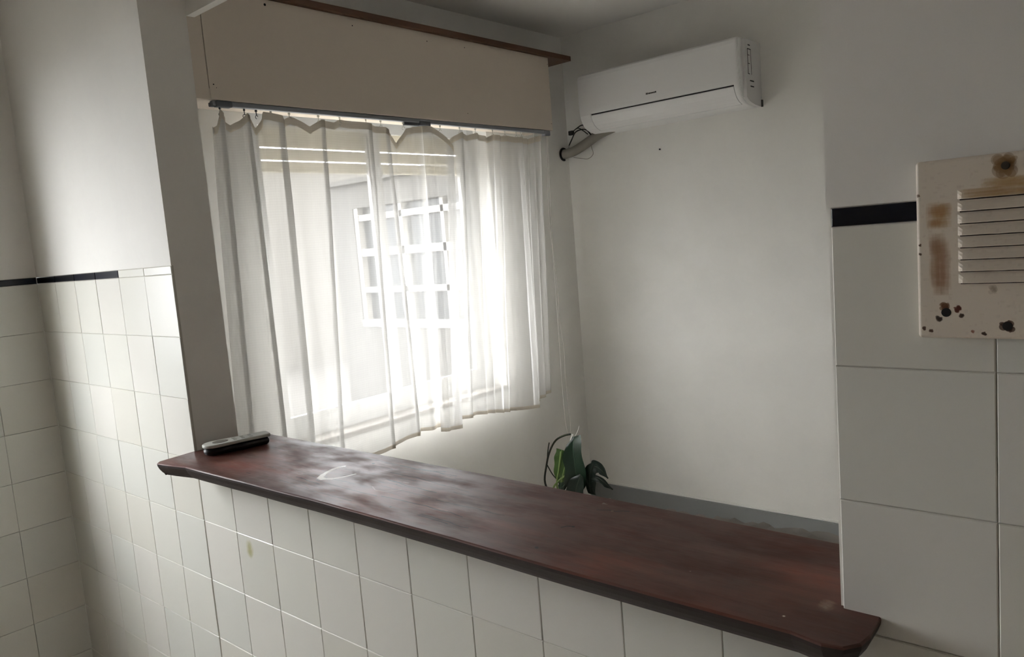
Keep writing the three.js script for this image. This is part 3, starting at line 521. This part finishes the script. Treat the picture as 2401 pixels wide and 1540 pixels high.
  stem([[-0.35, 0.36, Z + 0.05], [-0.39, 0.33, Z + 0.05], [-0.44, 0.27, Z + 0.04], [-0.42, 0.15, Z]], 0.005, M.stemGreen);
  stem([[-0.36, 0.40, Z + 0.03], [-0.385, 0.33, Z + 0.03], [-0.39, 0.25, Z + 0.03], [-0.36, 0.15, Z]], 0.004, M.stemGreen);
  stem([[-0.28, 0.40, Z + 0.03], [-0.30, 0.28, Z], [-0.34, 0.15, Z]], 0.005, M.stemDark);
  part('tie', tube([[-0.327, 0.56, Z - 0.01], [-0.333, 0.53, Z], [-0.336, 0.50, Z + 0.004], [-0.345, 0.47, Z]], 0.006, 16, 8), M.cord, t, 'white string tying up the stems');
  part('tie', tube([[-0.30, 0.60, Z - 0.03], [-0.301, 0.58, Z - 0.02], [-0.308, 0.552, Z]], 0.0015, 12, 6), M.cord, t);
  const pot = new THREE.LatheGeometry([[0, 0], [0.085, 0], [0.09, 0.004], [0.113, 0.16], [0.12, 0.163], [0.12, 0.185], [0.108, 0.185], [0.105, 0.16], [0, 0.158]].map(([r, y]) => new THREE.Vector2(r, y)), 40);
  pot.translate(-0.37, 0, Z); part('pot', pot, M.terracotta, t);
  const soil = new THREE.CylinderGeometry(0.104, 0.104, 0.012, 32); soil.translate(-0.37, 0.165, Z); part('soil', soil, M.soil, t);
}
// ------------------------------------------------------------------ outside
{
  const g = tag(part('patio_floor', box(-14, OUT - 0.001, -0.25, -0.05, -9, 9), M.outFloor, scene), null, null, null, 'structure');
  const b = thing('building', 'grey building wing with a barred window seen through the curtains', 'building');
  part('wall', boxes([[-4.62, -4.28, -0.05, 2.22, -4.3, -4.0], [-4.28, -2.5, -0.05, 0.80, -4.3, -4.0], [-4.28, -2.5, 1.98, 2.22, -4.3, -4.0], [-2.5, OUT - 0.001, -0.05, 2.22, -4.3, -4.0]]), M.outWing, b);
  part('parapet_cap', box(-4.66, OUT - 0.001, 2.22, 2.27, -4.34, -3.96), M.outWing, b);
  const w = part('window', boxes([[-4.28, -2.5, 0.80, 0.87, -4.1, -3.99], [-4.28, -2.5, 1.14, 1.195, -4.1, -4.02], [-4.28, -2.5, 1.50, 1.575, -4.1, -4.02], [-4.28, -2.5, 1.85, 1.91, -4.1, -4.02], [-4.28, -4.22, 0.80, 1.98, -4.1, -4.01], [-3.62, -3.58, 0.80, 1.98, -4.1, -4.02], [-3.06, -3.02, 0.80, 1.98, -4.1, -4.02], [-2.56, -2.5, 0.80, 1.98, -4.1, -4.01]]), M.outBars, b);
  for (const [xa, xb] of [[-4.22, -3.62], [-3.58, -3.06], [-3.02, -2.56]]) for (const [ya, yb] of [[0.87, 1.14], [1.195, 1.5], [1.575, 1.85], [1.91, 1.98]]) part('pane', box(xa, xb, ya, yb, -4.09, -4.08), M.outGlass, w);
  part('room_behind', box(-4.28, -2.5, 0.8, 1.98, -4.3, -4.2), M.gap, b);
  const p = thing('building', 'plain building wall seen beyond the grey wing, at the window left part', 'building');
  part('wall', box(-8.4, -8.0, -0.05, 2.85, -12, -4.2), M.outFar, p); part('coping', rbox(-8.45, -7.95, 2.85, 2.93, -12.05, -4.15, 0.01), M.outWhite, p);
}
scene.traverse((o) => { if (o.isMesh) { o.castShadow = true; o.receiveShadow = true; } });
renderer.render(scene, camera);
